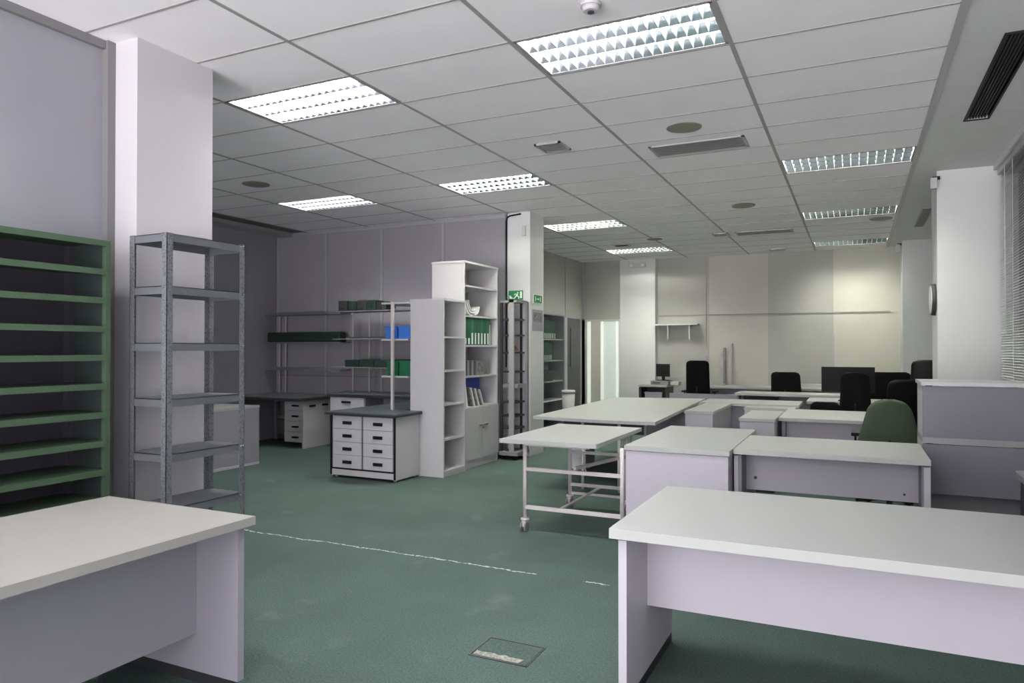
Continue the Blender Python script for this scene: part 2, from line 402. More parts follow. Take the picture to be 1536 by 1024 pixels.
# ------------------------------------------------------------------ ceiling luminaires
LL = {(1, 1): 'large louvred ceiling light nearest the camera, beside the smoke detector',
      (-1, 1): 'bright louvred ceiling light in the foreground on the left, next to the white pillar',
      (-1, 6): 'louvred ceiling light in the middle of the ceiling, left of the small square vent',
      (-3, 6): 'dim louvred ceiling light at far left above the lab benches',
      (-1, 11): 'louvred ceiling light just right of the top of the middle white pillar',
      (-1, 16): 'far louvred ceiling light above the exit light on the far pillar',
      (2, 7): 'square grid ceiling light on the right side, nearest of the three in a line',
      (2, 12): 'square grid ceiling light on the right side, middle of the three in a line',
      (2, 17): 'square grid ceiling light on the right, farthest of the three in a line',
      (1, -4): 'louvred ceiling light behind the camera on the right', (-1, -4): 'louvred ceiling light behind the camera on the left',
      (1, -9): 'louvred ceiling light at the daylight window on the right', (-1, -9): 'louvred ceiling light at the daylight window on the left'}
def luminaire(i, j, kind):
    x0, x1, y0, y1 = GX(i) + .014, GX(i + 1) - .014, GY(j) + .009, GY(j + 1) - .009
    t = thing('ceiling_light', LL[(i, j)], 'ceiling light', ((x0 + x1) / 2, (y0 + y1) / 2, CEIL), 'louvred fluorescent ceiling lights')
    z = CEIL
    B('housing', 'housing', t, (x0, x1, y0, y1, z + .11, z + .115), (x0, x0 + .004, y0, y1, z, z + .11), (x1 - .004, x1, y0, y1, z, z + .11), (x0, x1, y0, y0 + .004, z, z + .11), (x0, x1, y1 - .004, y1, z, z + .11))
    B('frame', 'grid', t, (x0, x1, y0, y0 + .018, z - .001, z + .004), (x0, x1, y1 - .018, y1, z - .001, z + .004), (x0, x0 + .018, y0, y1, z - .001, z + .004), (x1 - .018, x1, y0, y1, z - .001, z + .004))
    a0, a1, b0, b1 = x0 + .018, x1 - .018, y0 + .018, y1 - .018
    lw = (b1 - b0) / 3
    big = {'n': (.034, .055, .0095, .052), 'f': (.034, .055, .011, .052), 'b': (.018, .034, .005, .032)}['b' if i < 0 and j > -4 and i > -3 else kind]
    w_, h_, cw, chh = big
    rf = MB()
    for k in range(4):                       # mirror wedges between the lanes, sharp edge downwards
        yc = b0 + k * lw
        l_ = -w_ if k > 0 else 0; r_ = w_ if k < 3 else 0
        rf.extr([(-.0015, 0), (.0015, 0), (r_ * .6 + .001, h_ * .55), (r_ + .001, h_), (l_ - .001, h_), (l_ * .6 - .001, h_ * .55)], (a0, yc, z + .002), (0, 1, 0), (0, 0, 1), (a1 - a0, 0, 0))
    obj('reflector', rf, 'mirror', t)
    lv = MB(); n = 18 if kind == 'n' else 15
    for q in range(1, n):
        xc = a0 + (a1 - a0) * q / n
        lv.extr([(-.0012, 0), (.0012, 0), (cw, chh), (-cw, chh)], (xc, b0, z + .001), (1, 0, 0), (0, 0, 1), (0, b1 - b0, 0))
    obj('louver', lv, 'louver', t)
    tb = 'tube_near' if kind == 'n' else 'tube_far'
    for k in range(3):
        mb = MB(); yc = b0 + (k + .5) * lw
        mb.tube((a0 + .01, yc, z + .078), (a1 - .01, yc, z + .078), .025, 10)
        obj('tube', mb, tb, t)
for (i, j), k in CELL_L.items(): luminaire(i, j, k)

# ------------------------------------------------------------------ ceiling fittings
def disc(name, x, y, r, h, m, label, cat, group=None, dome=False):
    mb = MB(); mb.tube((x, y, CEIL - h), (x, y, CEIL + .002), r, 40, r * (1.0 if not dome else 1.1))
    return solo(name, mb, m, label, cat, group, bevel=.002)
disc('ceiling_speaker', -1.282, 5.979, .145, .006, 'speaker', 'round beige ceiling speaker cover beside the nearest long grey air vent', 'speaker', 'round ceiling speakers')
disc('ceiling_speaker', -6.072, 5.956, .15, .006, 'speaker', 'round ceiling speaker cover at far left above the lab benches', 'speaker', 'round ceiling speakers')
t = thing('ceiling_speaker', 'round ceiling speaker cover in the middle distance, hanging slightly open', 'speaker', (-1.295, 9.588, CEIL), 'round ceiling speakers')
mb = MB(); mb.tube((-1.295, 9.588, CEIL - .005), (-1.295, 9.588, CEIL + .002), .147, 40); obj('hole', mb, 'ventdk', t)
mb = MB(); mb.tube((-1.295, 9.57, CEIL - .016), (-1.295, 9.57, CEIL - .010), .14, 40); obj('cover', mb, 'speaker', t)
disc('ceiling_speaker', -3.05, 11.9, .13, .006, 'speaker', 'small round ceiling speaker cover between the two far left ceiling lights', 'speaker', 'round ceiling speakers')
disc('ceiling_speaker', .34, 11.4, .15, .01, 'vent', 'dark round cover between two grid ceiling lights on the right', 'speaker', 'round ceiling speakers')
def long_vent(x0, x1, y0, y1, label):
    t = thing('air_vent', label, 'air vent', ((x0 + x1) / 2, (y0 + y1) / 2, CEIL), 'long grey ceiling air vents')
    z = CEIL
    B('frame', 'trim', t, (x0, x1, y0, y0 + .025, z - .01, z), (x0, x1, y1 - .025, y1, z - .01, z), (x0, x0 + .025, y0, y1, z - .01, z), (x1 - .025, x1, y0, y1, z - .01, z))
    mb = MB(); n = 9
    for k in range(n):
        y = y0 + .03 + (y1 - y0 - .06) * k / (n - 1)
        mb.bar((x0 + .025, y, z - .006), (x1 - .025, y, z - .006), .022, .003)
    obj('grille', mb, 'vent', t)
    B('backing', 'darkgrey', t, (x0 + .02, x1 - .02, y0 + .02, y1 - .02, z - .002, z - .0005))
long_vent(-1.705, -.86, 6.42, 6.79, 'long grey air vent in the ceiling, nearest one, beside the round speaker')
long_vent(-1.72, -.86, 11.75, 12.1, 'long grey air vent in the ceiling in the distance')
def sq_vent(x, y, w, d, label, m='vent'):
    t = thing('square_vent', label, 'air vent', (x, y, CEIL), 'small square ceiling vents')
    B('frame', 'trim', t, (x - w, x + w, y - d, y - d + .02, CEIL - .018, CEIL), (x - w, x + w, y + d - .02, y + d, CEIL - .018, CEIL), (x - w, x - w + .02, y - d, y + d, CEIL - .018, CEIL), (x + w - .02, x + w, y - d, y + d, CEIL - .018, CEIL))
    B('louvre', m, t, *[(x - w + .02, x + w - .02, y - d + .03 + k * (2 * d - .06) / 5, y - d + .042 + k * (2 * d - .06) / 5, CEIL - .014, CEIL - .004) for k in range(6)])
    B('backing', 'darkgrey', t, (x - w + .01, x + w - .01, y - d + .01, y + d - .01, CEIL - .003, CEIL - .0005))
sq_vent(-2.487, 6.02, .125, .14, 'small square ceiling vent with soot marks, right of the middle ceiling light')
sq_vent(-1.95, 11.85, .12, .15, 'small square ceiling vent left of the distant long air vent')
sq_vent(-1.30, 14.1, .14, .1, 'small square ceiling vent close to the far wall', 'vent')
sq_vent(-3.75, 12.3, .14, .12, 'small dark ceiling vent just right of the middle pillar', 'ventdk')
t = thing('smoke_detector', 'white smoke detector on the ceiling at the top edge of the picture', 'smoke detector', (-1.269, 3.606, CEIL))
mb = MB(); mb.tube((-1.269, 3.606, CEIL - .02), (-1.269, 3.606, CEIL), .055, 28); obj('mounting_plate', mb, 'pillar', t)
mb = MB(); mb.tube((-1.269, 3.606, CEIL - .045), (-1.269, 3.606, CEIL - .02), .038, 24, .05); obj('sensor_head', mb, 'pillar', t)
mb = MB(); mb.tube((-1.269, 3.606, CEIL - .052), (-1.269, 3.606, CEIL - .045), .018, 20); obj('sensor_cap', mb, 'darkgrey', t)
# slot diffusers in the right hand margin
t = thing('slot_diffuser', 'long black open air slot in the ceiling above the window blind', 'air vent', (.885, 5.9, CEIL), 'slot diffusers along the window')
B('frame', 'black', t, (.80, .815, 5.02, 6.80, CEIL - .008, CEIL + .1), (.965, .98, 5.02, 6.80, CEIL - .008, CEIL + .1), (.80, .98, 6.785, 6.80, CEIL - .008, CEIL + .1), (.80, .98, 5.0, 5.02, CEIL - .008, CEIL + .1))
B('duct', 'ventdk', t, (.81, .97, 5.02, 6.79, CEIL + .095, CEIL + .2))
B('vane', 'ventdk', t, *[(.82 + .02 * k, .832 + .02 * k, 5.02, 6.785, CEIL + .002, CEIL + .05) for k in range(0, 7)])
t = thing('slot_diffuser', 'grey ceiling air slot left of the right hand pillar', 'air vent', (.875, 11.6, CEIL), 'slot diffusers along the window')
B('frame', 'trim', t, (.805, .82, 10.8, 12.4, CEIL - .01, CEIL), (.93, .945, 10.8, 12.4, CEIL - .01, CEIL), (.805, .945, 10.8, 10.82, CEIL - .01, CEIL), (.805, .945, 12.38, 12.4, CEIL - .01, CEIL))
B('vane', 'trim_dk', t, *[(.82 + .018 * k, .83 + .018 * k, 10.82, 12.38, CEIL - .008, CEIL - .001) for k in range(0, 6)])
def sensor(x, y, z, label):
    t = thing('motion_sensor', label, 'alarm sensor', (x, y, z), 'white alarm sensors')
    B('bracket', 'black', t, (x - .02, x + .05, y - .02, y + .02, z + .03, z + .06))
    B('sensor_body', 'pillar', t, (x - .04, x + .02, y - .06, y - .0, z - .07, z + .04), bevel=.012, seg=2)
sensor(.75, 8.55, 3.18, 'white alarm sensor at the top left corner of the right hand pillar')
sensor(.68, 13.9, 3.2, 'white alarm sensor high in the far right corner')
t = thing('emergency_light', 'small white emergency light at the top of the far pillar', 'emergency light', (-4.06, 14.42, 3.13))
B('lamp_body', 'cream', t, (-4.24, -3.88, 14.37, 14.42, 3.13, 3.23), bevel=.008)
B('lamp_lens', 'signwhite', t, (-4.21, -4.15, 14.36, 14.372, 3.15, 3.20), (-3.97, -3.91, 14.36, 14.372, 3.15, 3.20))
mb = MB(); mb.box(-4.06, -4.01, 8.725, 8.76, 2.98, 3.12)
solo('call_sensor', mb, 'cream', 'small cream sensor box near the top of the middle pillar', 'alarm sensor', bevel=.006)
mb = MB(); pts = [(-4.30, 8.74, 1.2), (-4.30, 8.74, 3.20), (-4.285, 8.74, 3.25), (-4.24, 8.74, 3.27), (-4.08, 8.745, 3.285)]
for a, b in zip(pts, pts[1:]): mb.tube(a, b, .011, 8)
solo('wall_cable', mb, 'black', 'black cable running up the left edge of the middle pillar', 'cable')

# ------------------------------------------------------------------ signs, poster, clock
t = thing('exit_sign', 'green and white emergency exit sign on the front of the middle pillar', 'sign', (-4.16, 8.76, 2.14))
B('sign_plate', 'signgreen', t, (-4.27, -4.055, 8.748, 8.76, 2.12, 2.245))
mb = MB(); y = 8.748; o_ = (-4.27, y, 2.12)
def sgn(pts): mb.extr(pts, o_, (1, 0, 0), (0, 0, 1), (0, -.002, 0))
sgn([(.13, .095), (.142, .107), (.154, .095), (.142, .083)])                       # running figure: head
sgn([(.105, .05), (.13, .082), (.15, .078), (.13, .045)])                          # body
sgn([(.125, .05), (.15, .035), (.145, .012), (.16, .01), (.166, .04), (.14, .058)])
sgn([(.105, .052), (.09, .028), (.07, .025), (.07, .012), (.098, .016), (.12, .045)])
sgn([(.13, .08), (.1, .085), (.085, .068), (.093, .062), (.105, .074), (.128, .07)])
sgn([(.015, .015), (.065, .015), (.065, .03), (.05, .03), (.05, .045), (.035, .045), (.035, .06), (.015, .06)])
sgn([(.175, .02), (.205, .02), (.205, .11), (.175, .11)])
obj('pictogram', mb, 'signwhite', t)
t = thing('exit_sign', 'small green exit sign with white edge on the side of the middle pillar', 'sign', (-3.95, 9.0, 2.08))
B('sign_plate', 'signwhite', t, (-3.95, -3.942, 8.85, 9.16, 2.075, 2.2))
B('sign_face', 'signgreen', t, (-3.942, -3.940, 8.87, 9.14, 2.085, 2.19))
mb = MB(); o_ = (-3.940, 8.87, 2.085)
def sgn(pts): mb.extr(pts, o_, (0, 1, 0), (0, 0, 1), (.002, 0, 0))
sgn([(.04, .02), (.06, .02), (.06, .085), (.04, .085)]); sgn([(.2, .02), (.22, .02), (.22, .085), (.2, .085)])
sgn([(.09, .045), (.15, .045), (.15, .035), (.175, .053), (.15, .07), (.15, .06), (.09, .06)])
obj('pictogram', mb, 'signwhite', t)
t = thing('notice', 'grey printed notice on the side of the middle pillar', 'poster', (-3.95, 9.0, 1.7))
B('sheet', 'panel_gr', t, (-3.95, -3.945, 8.82, 9.19, 1.70, 1.99))
B('picture', 'paper2', t, (-3.945, -3.943, 8.86, 9.15, 1.82, 1.95))
t = thing('wall_clock', 'round wall clock seen edge on, on the left side of the right hand pillar', 'clock', (.775, 8.9, 2.0))
mb = MB(); mb.tube((.775, 8.82, 1.98), (.735, 8.82, 1.98), .17, 36, .165); obj('clock_case', mb, 'darkgrey', t)
mb = MB(); mb.tube((.735, 8.82, 1.98), (.728, 8.82, 1.98), .15, 36); obj('clock_face', mb, 'paper', t)

# ------------------------------------------------------------------ green shelving and grey shelving
t = thing('green_shelving', 'tall green steel shelving with many low compartments against the left wall', 'shelving', (-3.88, 2.0, 0))
X0, X1, Y0, Y1 = -4.06, -3.70, 1.3, 2.575
B('side_panel', 'greendk', t, (X0, X1 - .03, Y1 - .012, Y1, 0, 2.05)); B('side_panel', 'greendk', t, (X0, X1 - .03, Y0, Y0 + .012, 0, 2.05))
B('back_panel', 'slate', t, (X0, X0 + .01, Y0, Y1, 0, 2.05))
B('rear_post', 'slate', t, (X0 + .01, X0 + .06, Y1 - .04, Y1 - .012, 0, 2.04))
B('post', 'greenmet', t, (X1 - .03, X1, Y1 - .03, Y1, 0, 2.05)); B('post', 'greenmet', t, (X1 - .03, X1, Y0, Y0 + .03, 0, 2.05))
for k in range(13):
    z = 2.05 - .1565 * k
    B('shelf', 'greenmet', t, (X1 - .014, X1 + .004, Y0 + .02, Y1 - .022, z - .032, z), (X0 + .01, X1 - .014, Y0 + .012, Y1 - .012, z - .008, z - .001))
t = thing('metal_shelving', 'freestanding grey metal shelving with perforated corner posts in front of the near pillar', 'shelving', (-3.6, 3.02, 0))
X0, X1, Y0, Y1, HT = -3.765, -3.455, 2.735, 3.30, 2.108
def angle(cx, cy, sx, sy):
    mb = MB(); w = .04
    mb.box(cx, cx + sx * w, cy, cy + sy * .003, 0, HT); mb.box(cx, cx + sx * .003, cy, cy + sy * w, 0, HT)
    return obj('corner_post', mb, 'perf', t)
angle(X0, Y0, 1, 1); angle(X1, Y0, -1, 1); angle(X0, Y1, 1, -1); angle(X1, Y1, -1, -1)
for z in (HT - .002, 1.81, 1.49, 1.175, .865, .56, .25):
    a = .0035
    s_ = B('shelf', 'greymet', t, (X0 + a, X1 - a, Y0 + a, Y1 - a, z - .004, z), (X1 - a - .004, X1 - a, Y0 + a, Y1 - a, z - .045, z), (X0 + a, X0 + a + .004, Y0 + a, Y1 - a, z - .045, z),
           (X0 + a, X1 - a, Y0 + a, Y0 + a + .004, z - .045, z), (X0 + a, X1 - a, Y1 - a - .004, Y1 - a, z - .045, z))
    mb = MB()
    for yy in (Y1 - .012, Y1 - .03):
        mb.tube((X1 - .001, yy, z - .014), (X1 + .006, yy, z - .014), .006, 8)
    obj('bolt', mb, 'chrome', s_)

# ------------------------------------------------------------------ desks
def desk(label, x0, x1, y0, y1, h=.74, t_=.036, leg=.034, insx=.03, leg_y=None, mod=None, mz=.33, top='desk', front='panel', side='panel', long='x', strip=True, group='white laminate desks', name='desk', sides=(1, 1), legin=None):
    """panel-ended desk. long='x': end panels at x0 and x1; long='y': end panels at y0 and y1"""
    T = thing(name, label, 'desk', ((x0 + x1) / 2, (y0 + y1) / 2, 0), group)
    B('tabletop', top, T, (x0, x1, y0, y1, h - t_, h), bevel=.002)
    zt = h - t_ - .012
    if long == 'x':
        ly = leg_y or (y0 + .04, y1 - .12); my = mod if mod is not None else y0 + .35
        for k, (a, b) in enumerate(((x0 + insx, x0 + insx + leg), (x1 - insx - leg, x1 - insx))):
            if not sides[k]: continue
            e = B('end_panel', side, T, (a, b, ly[0], ly[1], .05, zt), bevel=.0015)
            B('foot_strip', 'darkedge', e, (a + .002, b - .002, ly[0] + .03, ly[1] - .002, 0, .05))
        B('modesty_panel', front, T, (x0 + insx + leg, x1 - insx - leg, my, my + .018, mz, zt))
        B('spacer', 'darkedge', T, (x0 + insx + .01, x1 - insx - .01, my + .002, my + .016, zt, h - t_), (x0 + insx + .005, x0 + insx + leg - .005, ly[0] + .02, ly[1] - .02, zt, h - t_), (x1 - insx - leg + .005, x1 - insx - .005, ly[0] + .02, ly[1] - .02, zt, h - t_))
    else:
        lx = leg_y or (x0 + .12, x1 - .04); mx = mod if mod is not None else x1 - .28
        for k, (a, b) in enumerate(((y0 + insx, y0 + insx + leg), (y1 - insx - leg, y1 - insx))):
            if not sides[k]: continue
            e = B('end_panel', side, T, (lx[0], lx[1], a, b, .05, zt), bevel=.0015)
            B('foot_strip', 'darkedge', e, (lx[0] + .002, lx[1] - .03, a + .002, b - .002, 0, .05))
        B('modesty_panel', front, T, (mx - .018, mx, y0 + insx + leg, y1 - insx - leg, mz, zt))
        B('spacer', 'darkedge', T, (mx - .016, mx - .002, y0 + insx + .01, y1 - insx - .01, zt, h - t_), (lx[0] + .02, lx[1] - .02, y0 + insx + .005, y0 + insx + leg - .005, zt, h - t_), (lx[0] + .02, lx[1] - .02, y1 - insx - leg + .005, y1 - insx - .005, zt, h - t_))
    return T
desk('large white desk in the right foreground with a lilac front panel', -.89, 1.05, 2.74, 3.72, leg_y=(2.775, 3.56), mod=3.09, mz=.33, insx=.028, t_=.04)
desk('off-white desk in the left foreground, its end pointing at the grey metal shelving', -3.28, -2.32, -.15, 2.28, leg_y=(-3.05, -2.355), mod=-2.60, mz=.215, long='y', top='desk_old', side='panel_dim', front='panel_dim', insx=.03, t_=.036)

# second row: cabinet and desk
def cabinet(label, x0, x1, y0, y1, h, front='panel', sidem=None, top='desk', t_=.03, group='low white office cabinets', doors=0, face='y', name='office_cabinet'):
    T = thing(name, label, 'cabinet', ((x0 + x1) / 2, (y0 + y1) / 2, 0), group)
    B('cabinet_top', top, T, (x0 - .008, x1 + .008, y0 - .01, y1 + .005, h - t_, h), bevel=.002)
    B('carcass', sidem or front, T, (x0, x1, y0 + .018, y1, .03, h - t_))
    B('plinth', 'darkedge', T, (x0 + .01, x1 - .01, y0 + .03, y1 - .01, 0, .03))
    if doors:
        w = (x1 - x0) / doors
        for k in range(doors):
            B('door', front, T, (x0 + k * w + .002, x0 + (k + 1) * w - .002, y0, y0 + .018, .035, h - t_ - .006))
    else:
        B('front_panel', front, T, (x0, x1, y0, y0 + .018, .03, h - t_ - .004))
    return T
cabinet('white cabinet at the left end of the second desk row, beside the wheeled table', -1.54, -.80, 5.14, 6.62, .74, doors=1, t_=.034)
desk('white desk joined to the cabinet in the second row, in front of the green chair', -.785, .435, 5.27, 6.18, leg_y=(5.31, 6.05), mod=5.56, mz=.41, insx=.0, leg=.05, side='side_gr', t_=.034, front='panel')
T = bpy.data.objects['desk.002'] if 'desk.002' in bpy.data.objects else None
if T:
    ORG = Vector(T.location)
    B('edge_cap', 'panel', T, (-.785, -.757, 5.30, 5.31, 0, .69), (.398, .435, 5.30, 5.31, 0, .69))
    mb = MB(); mb.tube((-.67, 5.55, .5), (-.67, 5.56, .5), .012, 12); mb.tube((.30, 5.55, .46), (.30, 5.56, .46), .008, 12); obj('cable_port', mb, 'darkgrey', T)
# third row
cabinet('small white box cabinet standing left of the third row desk', -1.07, -.735, 7.60, 8.62, .745, doors=2, top='desk', t_=.03)
desk('white desk in the third row behind the green chair', -.72, .17, 7.86, 9.05, leg_y=(7.9, 8.9), mod=8.02, mz=.3, insx=.03, side='side_gr', front='panel', t_=.034)
cabinet('tall-fronted white cabinet joined to the corner of the fourth row desk', -1.77, -1.46, 8.28, 9.62, .74, sidem='panel_gr')
desk('long white desk forming the fourth row beside the large table', -1.88, -.64, 9.64, 10.45, mod=9.72, mz=.1, side='panel_gr', front='panel_gr', insx=.03)
cabinet('white return unit with a small black lock beside the fourth row desk', -1.25, -.67, 9.30, 9.60, .72, sidem='panel')
desk('white desk in the fifth row carrying the large black monitor', -.60, .78, 10.5, 11.3, mod=10.75, mz=.2, side='side_gr')
desk('long pale desk with a black slot under its top, in the sixth row', -1.75, .05, 11.9, 12.55, mod=12.12, mz=.2, side='side_gr', front='side_gr')
desk('long white desk against the far wall', -2.75, .6, 13.75, 14.45, mod=14.0, mz=.25, side='side_gr', front='panel_gr')
desk('small dark framed desk at the foot of the far pillar holding a small screen', -3.85, -3.28, 13.72, 14.38, mod=14.2, mz=.1, leg=.05, side='darkedge', front='darkedge', insx=.0)
cabinet('white drawer pedestal under the small far desk', -3.74, -3.40, 13.8, 14.15, .60, top='panel', group='white drawer pedestals', name='pedestal')
mb = MB(); mb.box(-1.62, -1.1, 11.92, 12.09, .635, .69)
solo('keyboard_tray', mb, 'black', 'black keyboard tray hanging under the sixth row desk', 'keyboard tray')
mb = MB(); mb.box(-3.0, -1.6, 12.72, 12.74, .0, .66)
solo('screen_panel', mb, 'panel_gr', 'low pale grey screen panel in front of the far desks', 'screen')

# big table and the wheeled table
T = thing('meeting_table', 'large pale meeting table with a bowed front edge in the middle of the room', 'table', (-2.45, 8.6, 0))
pts = [(-3.09, 6.93), (-2.75, 6.87), (-2.35, 6.83), (-1.9, 6.83), (-1.76, 6.87), (-1.935, 10.40), (-3.18, 10.1)]
mb = MB(); mb.prism(pts, .708, .74); obj('tabletop', mb, 'desk', T, bevel=.002)
B('modesty_panel', 'panel_gr', T, (-1.98, -1.96, 7.3, 9.9, .1, .70))
B('shade_strip', 'darkedge', T, (-2.9, -2.0, 7.32, 7.34, .55, .70))  # dark board added for the shaded carpet under the table
for x, y in ((-2.55, 6.98), (-2.16, 6.98), (-2.95, 10.1), (-2.1, 10.1)):
    mb = MB(); mb.tube((x, y, 0), (x, y, .708), .016, 12); obj('leg', mb, 'white_met', T)
T = thing('wheeled_table', 'white table on a tubular metal frame with castors, behind the second desk row', 'table', (-2.15, 5.7, 0))
B('tabletop', 'desk', T, (-2.555, -1.745, 5.07, 6.33, .708, .74), bevel=.003)
xa, xb, ya, yb = -2.39, -1.86, 5.20, 6.20
mb = MB()
mb.bar((xa, ya, .495), (-1.585, ya, .495), .028, .028); mb.bar((xa, ya, .19), (-1.58, ya, .19), .028, .028)
mb.bar((xa, yb, .20), (xb, yb, .20), .026, .026); mb.bar((xa, yb, .12), (xb, yb, .12), .02, .02)
mb.bar((xa, yb, .50), (xb, yb, .50), .026, .026)
mb.bar((-2.1, ya, .19), (-2.1, yb, .19), .026, .012)
mb.bar((xa + .35, ya + .2, .49), (xb, yb, .49), .026, .026)
mb.bar((xa, ya, .695), (xb, ya, .695), .028, .028); mb.bar((xa, yb, .695), (xb, yb, .695), .028, .028)
mb.bar((xb, ya, .695), (xb, yb, .695), .028, .028)
obj('frame', mb, 'white_met', T)
for x, y in ((xa, ya), (xa, yb), (xb, yb), (-1.585, ya)):
    mb = MB(); mb.tube((x, y, .09), (x, y, .708), .017, 14); lg = obj('leg', mb, 'white_met', T)
    mb = MB(); mb.tube((x, y, .085), (x, y, .10), .034, 16); mb.box(x - .016, x + .016, y - .03, y + .012, .035, .09); ca = obj('castor', mb, 'white_met', lg)
    mb = MB(); mb.tube((x - .024, y - .018, .035), (x - .010, y - .018, .035), .035, 20); mb.tube((x + .010, y - .018, .035), (x + .024, y - .018, .035), .035, 20); obj('wheel', mb, 'tyre', lg)
T = thing('computer_tower', 'white computer tower on the floor below the large table', 'computer', (-3.0, 8.3, 0))
B('case', 'shelfw', T, (-3.13, -2.93, 8.12, 8.45, 0, .25), bevel=.006)
B('front_plate', 'trim', T, (-3.11, -2.95, 8.112, 8.12, .12, .23))
mb = MB(); pp = [(-3.02, 8.10, .66), (-2.98, 8.0, .40), (-2.9, 7.9, .16), (-2.8, 7.8, .012), (-2.6, 7.75, .01)]
for a, b in zip(pp, pp[1:]): mb.tube(a, b, .008, 8)
solo('power_cable', mb, 'shelfw', 'pale cable hanging down beside the white computer tower', 'cable')

# right hand tall storage unit and the small grey table
T = thing('reception_unit', 'high grey counter unit standing on the right in front of the window', 'counter', (.9, 6.3, 0))
B('counter_top', 'shelfw', T, (.44, 1.28, 6.07, 6.62, 1.185, 1.212), bevel=.002)
B('upper_panel', 'counter_gr', T, (.452, 1.275, 6.10, 6.13, .80, 1.178))
B('side_panel', 'panel', T, (.452, .47, 6.13, 6.60, .757, 1.185))
B('rail', 'rackgrey', T, (.45, 1.275, 6.095, 6.6, .757, .80))
B('lower_panel', 'counter_gr', T, (.45, 1.275, 6.10, 6.13, .387, .75))
B('plinth', 'side_gr', T, (.46, 1.275, 6.35, 6.40, 0, .387)); B('end_panel', 'panel', T, (.45, .475, 6.13, 6.6, 0, .757))
T = thing('side_table', 'small grey table with a rounded corner at the right edge of the picture', 'table', (1.05, 4.5, 0))
mb = MB(); mb.prism([(.865, 3.95), (1.36, 3.95), (1.36, 5.08), (.87, 5.08), (.845, 5.05), (.84, 5.0), (.84, 3.98)], .705, .74)
obj('tabletop', mb, 'side_gr', T, bevel=.008, seg=2)
B('leg', 'darkedge', T, (.865, .89, 5.0, 5.03, 0, .705)); B('leg', 'darkedge', T, (.865, .89, 4.0, 4.03, 0, .705)); B('end_panel', 'panel', T, (.91, 1.33, 4.99, 5.02, .05, .705))

# ------------------------------------------------------------------ lab corner
T = thing('writing_desk', 'white desk end behind the grey metal shelving', 'desk', (-7.2, 6.3, 0))
B('tabletop', 'desk', T, (-7.7, -6.80, 5.1, 6.75, .71, .738), bevel=.002)
B('end_panel', 'panel_gr', T, (-6.84, -6.805, 5.12, 6.74, .02, .71)); B('back_panel', 'panel_gr', T, (-7.68, -7.65, 5.12, 6.74, .02, .71))
B('foot_rail', 'panel', T, (-6.845, -6.80, 5.12, 6.74, 0, .03))
T = thing('lab_bench', 'dark edged lab bench in the back left corner with drawers under it', 'bench', (-7.8, 8.3, 0), 'lab benches')
B('worktop', 'bench', T, (-8.48, -7.15, 7.80, 8.77, .735, .745)); B('edge', 'darkedge', T, (-8.48, -7.145, 7.795, 8.77, .70, .735))
B('leg', 'panel_gr', T, (-8.44, -8.40, 7.9, 7.94, 0, .70)); B('leg', 'panel_gr', T, (-8.44, -8.40, 8.68, 8.72, 0, .70))
B('pipe_rail', 'trim', T, (-8.4, -7.7, 8.72, 8.75, .33, .37))
pd = B('pedestal', 'panel_gr', T, (-7.66, -7.24, 8.10, 8.75, .07, .70)); B('side_board', 'shelfw', T, (-7.24, -7.215, 8.0, 8.75, 0, .70))
for k in range(4):
    z1 = .69 - .155 * k; q = B('drawer', 'shelfw', T, (-7.65, -7.25, 8.08, 8.10, z1 - .148, z1), bevel=.002)
    B('handle', 'black', q, (-7.50, -7.38, 8.065, 8.08, z1 - .09, z1 - .065))
for yy in (8.12, 8.4): B('side_handle', 'black', T, (-7.215, -7.2, yy, yy + .12, .60, .625))
def rack(label, posts, yb, depth, ztop, shelves, x0, x1, z0):
    T = thing('bench_rack', label, 'rack', ((x0 + x1) / 2, yb - depth / 2, z0), 'shelf racks over the lab benches')
    for x in posts:
        mb = MB(); mb.box(x - .009, x + .009, yb - .02, yb, z0, ztop)
        obj('upright', mb, 'white_met', T)
        for z in shelves: 
            pass
    for z in shelves:
        B('shelf', 'trim_dk', T, (x0, x1, yb - depth, yb - .031, z - .012, z), (x0, x1, yb - .031, yb - .0305, z - .012, z + .03))
    return T
rack('shelf rack over the corner bench holding the long dark green box', (-8.40, -8.27), 8.77, .28, 1.99, (1.99, 1.555, 1.13), -8.46, -6.95, .745)
mb = MB(); mb.box(-8.45, -7.0, 8.53, 8.70, 1.557, 1.71)
solo('long_box', mb, 'green_dk', 'long dark green box lying on the shelf rack over the corner bench', 'box', bevel=.03, seg=3)
T = thing('lab_bench', 'grey lab bench along the back wall behind the white drawer cabinet', 'bench', (-5.8, 8.5, 0), 'lab benches')
B('worktop', 'bench', T, (-6.93, -4.70, 8.19, 8.77, .795, .81)); B('edge', 'darkedge', T, (-6.935, -4.70, 8.185, 8.77, .755, .795))
B('carcass', 'panel_gr', T, (-6.9, -6.28, 8.22, 8.75, .0, .755))
q = B('drawer', 'shelfw', T, (-6.89, -6.29, 8.20, 8.22, .55, .75)); B('handle', 'black', q, (-6.68, -6.52, 8.185, 8.20, .67, .70))
B('door', 'shelfw', T, (-6.89, -6.29, 8.20, 8.22, .05, .545))
B('leg', 'darkedge', T, (-5.84, -5.80, 8.22, 8.26, 0, .755)); B('leg', 'darkedge', T, (-4.9, -4.86, 8.22, 8.26, 0, .755))
B('back_panel', 'panel_gr', T, (-6.28, -4.9, 8.66, 8.68, .1, .755))
rack('shelf rack over the back wall bench holding a row of dark crates', (-6.80, -6.50), 8.62, .40, 2.0, (2.0, 1.60, 1.19), -6.87, -5.30, .81)
